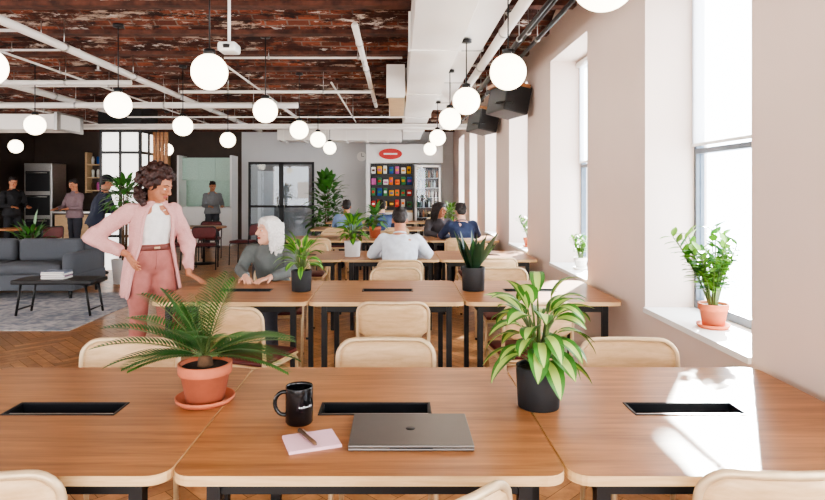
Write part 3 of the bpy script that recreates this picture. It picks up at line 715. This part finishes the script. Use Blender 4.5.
        for q in(-1,1):
            b.tube([hp(q*.012,.07,.095),hp(q*.055,.055,.065),hp(q*.078,.03,.0),hp(q*.082,.018,-.07),hp(q*.08,.01,-.15)],[.016,.02,.018,.016,.008],'white',8,round_=True)
            for k in range(7):
                y=.005-.015*k; b.tube([hp(q*.06,y,.07),hp(q*.082,y,.0),hp(q*.084,y-.01,-.08),hp(q*.075,y-.01+.012*math.sin(k*2),-.17-.006*k)],[.018,.018,.017,.008],'white',8,round_=True)
        for k in range(6): b.tube([hp(-.05+k*.02,-.085,.04),hp(-.055+k*.022,-.09,-.06),hp(-.055+k*.022,-.075,-.17)],[.028,.026,.012],'white',8,round_=True)
        vx=.0075
    else:
        b.ell(hp(0,-.022,.044),(.083,.096,.088),R=hR); b.ell(hp(0,.02,.085),(.06,.068,.036),R=hR)
        b.ell(hp(0,-.06,-.01),(.07,.05,.06),R=hR); 
        for i in range(40):
            a=random.uniform(0,2*pi); b.ell(hp(.06*math.cos(a),-.02+.065*math.sin(a),.105+random.uniform(-.02,.01)),.014,seg=6,rings=5)
        vx=.007
    v,fc=remesh(b,vx,hsm)
    if hair!='cap': v=[p+V((noise.noise(p*60),noise.noise(p*60+V((9,0,0))),0))*.006 for p in v]
    out.add(v,fc,hairm)
    if hair=='cap':
        cm=C(26,28,36); b=MB(); b.ell(hp(0,-.012,.06),(.09,.102,.085),R=hR); b.ell(hp(0,.105,.05),(.065,.06,.008),R=hR); v,fc=remesh(b,.007,1); out.add(v,fc,cm)
    g0=.004 if tuck else .013
    b=MB(); torso(b,P,Cc,N-(N-Cc).normalized()*.012,s,f,g0,male,low=not tuck,hem=(not tuck))
    for e in 'LR':
        if tuck: b.tube([Cc.lerp(N,.5),Cc.lerp(N,.5).lerp(J['sh'+e],.55)],[.052,.042],'white',12,round_=True); continue
        b.tube([Cc.lerp(N,.55),J['sh'+e]],[.062,.056*km],'white',12,round_=True)
        b.tube([J['sh'+e],J['sh'+e].lerp(J['el'+e],.5),J['el'+e]],[.058*km,.055*km,.051*km],'white',12,round_=True)
        if sleeve=='long':
            d=(J['wr'+e]-J['el'+e]); b.tube([J['el'+e],J['el'+e]+d*.4,J['el'+e]+d*.93],[.051*km,.047*km,.036*km],'white',12)
    v,fc=remesh(b,.011,4); 
    fa=.006 if tuck else .011
    def fold(p):
        t=max(0,min(1,(p.z-P.z-.02)/.1)) if not tuck else 1
        return p+V((noise.noise(p*14),noise.noise(p*14+V((9,0,0))),noise.noise(p*14+V((0,9,0)))))*fa*(.25+.75*t)
    out.add([fold(p) for p in v],fc,top)
    nd=(N-Cc).normalized(); nc=N-nd*.004; sa=s; fa_=nd.cross(s).normalized()
    out.tube([nc+sa*.062*math.cos(2*pi*q/20)+fa_*.062*math.sin(2*pi*q/20) for q in range(20)],.009,top,8,closed=True)
    b=MB(); u=(Cc-P).normalized(); pk=1.0 if tuck else .955
    rs=[]; tg=.02 if tuck else 0
    for t,w,d in((-.10,.12,.095),(-.05,.17,.125),(0,.172*1.02,.128),(.05,.158,.122),(.07+tg*2,.14+tg*.3,.113),(.09+tg*2,.136+tg*.3,.112)):
        c=P+u*t; kk=(1.1 if male else 1.0)*pk; rs.append([c+s*w*kk*math.cos(2*pi*q/20)+f*d*pk*math.sin(2*pi*q/20) for q in range(20)])
    b.rings(rs,'white')
    for e in 'LR':
        b.tube([P.lerp(J['hip'+e],.5),J['hip'+e]],[.09*pk,.095*pk],'white',12,round_=True)
        b.tube([J['hip'+e],J['hip'+e].lerp(J['kn'+e],.5),J['kn'+e]],[.096*pk,.085,.066],'white',12,round_=True)
        b.tube([J['kn'+e],J['kn'+e].lerp(J['an'+e],.5),J['kn'+e].lerp(J['an'+e],.96)],[.066,.064,.060],'white',12)
    v,fc=remesh(b,.012,3); v=[p+V((noise.noise(p*11),noise.noise(p*11+V((9,0,0))),0))*(.012 if p.z<P.z-.12 else .003) for p in v]
    out.add(v,fc,pants)
    if tuck:
        bc=C(112,56,46,.5)
        out.rings([[P+u*dz+s*w*math.cos(2*pi*q/28)+f*d*math.sin(2*pi*q/28) for q in range(28)] for dz,w,d in((.085,.150,.123),(.095,.1535,.1255),(.115,.1525,.1245),(.125,.148,.121))],bc)
        out.tube([P+u*.105+f*.1265+s*.02,P+u*.105+f*.1265-s*.02],.009,'brass',8)
        out.tube([P+u*.08+f*.131,P+u*.0+f*.138,P-u*.06+f*.125],.003,pants,6)
        for q in(-1,1): out.tube([P+u*.07+f*.10+s*q*.105,P+u*.0+f*.055+s*q*.168],.004,pants,6)
    for e in 'LR':
        a=J['an'+e]; d=J.get('ft'+e,f); d=V((d.x,d.y,0)).normalized(); b=MB(); z0=a.z-.085
        g=V((a.x,a.y,0)); b.tube([a,g+V((0,0,z0+.05))],[.04,.042],'white',10,round_=True)
        b.tube([g-d*.045+V((0,0,z0+.042)),g+d*.06+V((0,0,z0+.045)),g+d*.16+V((0,0,z0+.032))],[.04,.043,.03],'white',12,round_=True)
        v,fc=remesh(b,.008,2); v=[V((p.x,p.y,max(p.z,z0+.001))) for p in v]; out.add(v,fc,shoe)
    if extra: extra(out,J,s,f)
    return out.obj(name,origin=origin,fix=False)
def seated(o,fd,lean=.1,wide=.24,reach=.42,headdown=.25,hf=None,tz=.785,**kw):
    f=V((fd[0],fd[1],0)).normalized(); s=V((-f.y,f.x,0)); o=V((o[0],o[1],0)); z=V((0,0,1))
    J=dict(P=o+z*.575,C=o+f*lean*.6+z*.86,N=o+f*lean+z*1.04,H=o+f*(lean+.045)+z*1.165,f=f)
    J['hf']=V(hf) if hf else (f-z*headdown); 
    for e,q in(('L',1),('R',-1)):
        J['sh'+e]=o+f*lean*.95+s*q*.170+z*.975; J['el'+e]=o+f*(reach*.5+lean*.3)+s*q*wide+z*(tz+.03); J['wr'+e]=o+f*(reach+lean*.3)+s*q*wide*.45+z*tz; J['hn'+e]=-z
        J['hip'+e]=o+s*q*.09+z*.565+f*.04; J['kn'+e]=o+f*.42+s*q*.11+z*.54; J['an'+e]=o+f*.38+s*q*.11+z*.085
    J.update(kw); return J
def standing(o,fd,h=1.75,lean=0,hf=None,arms='down',**kw):
    f=V((fd[0],fd[1],0)).normalized(); s=V((-f.y,f.x,0)); o=V((o[0],o[1],0)); z=V((0,0,1)); k=h/1.75
    J=dict(P=o+z*.97*k,C=o+f*lean*.6+z*1.27*k,N=o+f*lean+z*1.48*k,H=o+f*(lean+.03)+z*(1.62*k),f=f)
    J['hf']=V(hf) if hf else (f-z*.3)
    for e,q in(('L',1),('R',-1)):
        J['sh'+e]=o+f*lean*.95+s*q*.175+z*1.385*k
        if arms=='down': J['el'+e]=J['sh'+e]+s*q*.06-z*.28*k+f*.02; J['wr'+e]=J['el'+e]+f*.08-z*.24*k; J['hn'+e]=-s*q
        else: J['el'+e]=J['sh'+e]+s*q*.06-z*.26*k+f*.08; J['wr'+e]=J['el'+e]+f*.24-z*.02-s*q*.08; J['hn'+e]=-z
        J['hip'+e]=o+s*q*.09+z*.92*k; J['kn'+e]=o+s*q*.10+z*.50*k+f*.02*q; J['an'+e]=o+s*q*.11+z*.085+f*.06*q
    J.update(kw); return J
sk_l=C(226,176,150,.5); sk_t=C(184,124,92,.5)
hb=C(30,22,20,.6,.0); hcurl=mat('hair_curly_brown',srgb(54,28,22),.55,var=.5,scale=70,bump=.5); hw=mat('hair_silver',srgb(226,222,216),.5,var=.12,scale=60,bump=.3)
f=V((.62,-.78,0)).normalized(); s=V((-f.y,f.x,0)); O=V((-1.90,4.62,0)); z=V((0,0,1))
J=dict(P=O+z*.94,C=O+z*1.19+f*.02+V((.01,0,0)),N=O+z*1.385+f*.05+V((.02,0,0)),H=O+z*1.515+f*.10+V((.03,0,0)),f=f,hf=V((.93,-.22,-.36)),
 shL=O+s*.150+z*1.315+f*.05,shR=O-s*.160+z*1.32+f*.02,elL=V((-1.655,4.74,1.06)),
 elR=V((-2.27,4.42,1.13)),wrR=O-s*.185+z*1.00+f*.05,hdR=V((.5,-.35,-.5)),hnR=s,cuR=.3,
 hipL=O+s*.085+z*.89,knL=O+s*.10+z*.48+f*.06,anL=O+s*.11+z*.085+f*.05,hipR=O-s*.085+z*.89,knR=O-s*.10+z*.48+f*.02,anR=O-s*.12+z*.085-f*.06)
J['wrL']=V((-1.625,4.66,.83)); J['hdL']=V((.75,-.05,-.40)); J['hnL']=V((-.2,0,-1)); J['cuL']=.12
pinkc=mat('cardigan_pink',srgb(216,164,160),.95,var=.06,scale=90,bump=.4)
def cardigan(out,J,s,f):
    P,Cc,N=J['P'],J['C'],J['N']
    secs=[(N.z+.0,.078,.068,26),(N.z-.035,.145,.092,30),(1.28,.182,.130,36),(1.18,.176,.136,42),(1.07,.164,.135,46),(.96,.190,.148,50),(.84,.205,.160,56),(.74,.215,.165,60),(.68,.22,.17,64)]
    n=36; o=[];i_=[]
    for zz_,w,d,op in secs:
        t=(zz_-P.z)/(N.z-P.z); c=V((P.x,P.y,0)).lerp(V((N.x,N.y,0)),max(0,min(1,t)))+z*zz_-f*.008; ro=[];ri=[]
        for k in range(n+1):
            a=math.radians(90+op+(360-2*op)*k/n); wob=1+.05*math.sin(k*.9)*(1.36-zz_)*2.0
            for L,g in((ro,.0),(ri,-.012)): L.append(c+s*(w*wob+g)*math.cos(a)+f*(d*wob+g)*math.sin(a))
        o.append(ro); i_.append(ri)
    vs=[p for r in o for p in r]+[p for r in i_ for p in r]; W=n+1; K=len(secs); off=W*K; fs=[]
    for r in range(K-1):
        for k in range(n):
            a=r*W+k; fs+=[(a,a+1,a+W+1,a+W),(off+a,off+a+W,off+a+W+1,off+a+1)]
        fs+=[(r*W,r*W+W,off+r*W+W,off+r*W),(r*W+n,off+r*W+n,off+r*W+W+n,r*W+W+n)]
    for k in range(n): fs+=[(k,off+k,off+k+1,k+1),((K-1)*W+k,(K-1)*W+k+1,off+(K-1)*W+k+1,off+(K-1)*W+k)]
    out.add(vs,fs,pinkc)
    for kk in(0,n): out.tube([r[kk].lerp(q[kk],.5) for r,q in zip(o,i_)],.014,pinkc,8,round_=True)
    out.tube([p+z*.0 for p in o[0]],.014,pinkc,8,round_=True)
    b=MB()
    for e in 'LR':
        b.tube([Cc.lerp(N,.66)+s*(.07 if e=='L' else -.07),J['sh'+e]],[.058,.067],'white',12,round_=True); b.tube([J['sh'+e],J['sh'+e].lerp(J['el'+e],.5),J['el'+e]],[.066,.06,.054],'white',14,round_=True)
        d=J['wr'+e]-J['el'+e]; b.tube([J['el'+e],J['el'+e]+d*.45,J['el'+e]+d*.86],[.054,.048,.042],'white',14)
    v,fc=remesh(b,.010,3); v=[p+V((noise.noise(p*16),noise.noise(p*16+V((9,0,0))),noise.noise(p*16+V((0,9,0)))))*.016 for p in v]; out.add(v,fc,pinkc)
person('standing_woman',J,sk_t,C(238,236,232),C(172,108,100),hcurl,'curly',C(60,40,36),sleeve='none',origin=(O.x,O.y,0),extra=cardigan,tuck=True)
J=seated((-1.06,5.16),(-.15,-1),lean=.10,wide=.22,reach=.36,hf=(-.75,-.62,.12)); J['H']=J['H']-z*.03
person('seated_woman',J,sk_l,C(98,104,102),C(60,64,74),hw,'long',C(40,36,34),origin=(-1.06,5.16,0),brow=C(150,140,130))
J=seated((.02,5.98),(0,1),lean=.16,wide=.29,reach=.42,headdown=.6); 
person('seated_man',J,sk_t,C(212,220,230),C(60,64,80),hb,'short',C(30,30,30),male=True,origin=(.02,5.98,0))
J=seated((.93,8.60),(-.1,1),lean=.1,wide=.27,headdown=.3); person('seated_man',J,sk_l,C(40,52,82),C(50,54,66),hb,'short',C(30,30,30),male=True,origin=(.93,8.60,0))
J=seated((.62,9.62),(.25,-1),lean=.12,hf=(.8,-.6,-.1)); person('seated_woman',J,sk_t,C(70,66,70),C(50,50,60),hb,'long',C(30,30,30),origin=(.62,9.62,0))
J=seated((-.95,11.0),(0,1),lean=.1,headdown=.3); person('seated_man',J,sk_t,C(130,156,196),C(50,50,60),hb,'short',C(30,30,30),male=True,origin=(-.95,11.0,0))
J=seated((-.30,11.0),(0,1),lean=.1,headdown=.3); person('seated_man',J,sk_l,C(74,92,130),C(50,50,60),hb,'short',C(30,30,30),male=True,origin=(-.3,11.0,0))
J=standing((-5.2,10.3),(.6,.5),1.74,lean=.16,arms='fwd'); person('standing_man',J,sk_t,C(36,42,60),C(40,42,52),hb,'cap',C(30,30,30),male=True,origin=(-5.2,10.3,0))
J=standing((-6.95,12.9),(-.3,-.8),1.72,arms='fwd'); person('standing_man',J,sk_t,C(120,100,104),C(40,42,52),hb,'short',C(30,30,30),male=True,origin=(-6.95,12.9,0))
J=standing((-8.35,13.0),(.8,-.5),1.78,arms='fwd'); person('standing_man',J,sk_t,C(28,28,32),C(30,32,38),hb,'short',C(30,30,30),male=True,origin=(-8.35,13,0))
J=standing((-4.75,15.35),(.5,-.8),1.70,arms='fwd'); person('standing_man',J,sk_t,C(120,122,124),C(50,52,58),hb,'short',C(30,30,30),male=True,origin=(-4.75,15.35,0))
# ---------------------------------------------------------------- light, world, camera
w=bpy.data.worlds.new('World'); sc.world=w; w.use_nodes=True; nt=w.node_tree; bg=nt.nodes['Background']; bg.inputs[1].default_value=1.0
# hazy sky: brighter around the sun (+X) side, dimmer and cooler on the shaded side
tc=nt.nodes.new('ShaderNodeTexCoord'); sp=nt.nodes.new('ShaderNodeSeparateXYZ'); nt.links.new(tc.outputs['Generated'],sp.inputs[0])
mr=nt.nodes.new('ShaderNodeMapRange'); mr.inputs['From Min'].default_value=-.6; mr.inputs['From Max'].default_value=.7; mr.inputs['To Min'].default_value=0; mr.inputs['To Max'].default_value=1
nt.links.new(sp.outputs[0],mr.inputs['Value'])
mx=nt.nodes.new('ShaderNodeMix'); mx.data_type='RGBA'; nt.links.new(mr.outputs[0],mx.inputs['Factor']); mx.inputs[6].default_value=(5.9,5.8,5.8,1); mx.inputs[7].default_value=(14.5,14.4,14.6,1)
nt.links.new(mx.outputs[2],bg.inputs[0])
sd=bpy.data.lights.new('sun','SUN'); sd.energy=75; sd.angle=.03; sd.color=(1,.91,.78); so=bpy.data.objects.new('sun',sd); sc.collection.objects.link(so)
so.rotation_euler=V((-.64,-1.1,-.62)).to_track_quat('-Z','Y').to_euler(); so.location=(6,12,8)
try: sc.view_settings.look='AgX - Medium High Contrast'
except Exception as e: print(e)
cd=bpy.data.cameras.new('camera'); co=bpy.data.objects.new('camera',cd); sc.collection.objects.link(co); sc.camera=co
cd.sensor_width=36; cd.clip_start=.05
cd.lens=36*F/825; cd.shift_x=14.5/825; cd.shift_y=-60/825
co.location=(0,0,H); co.rotation_euler=(pi/2,0,0)
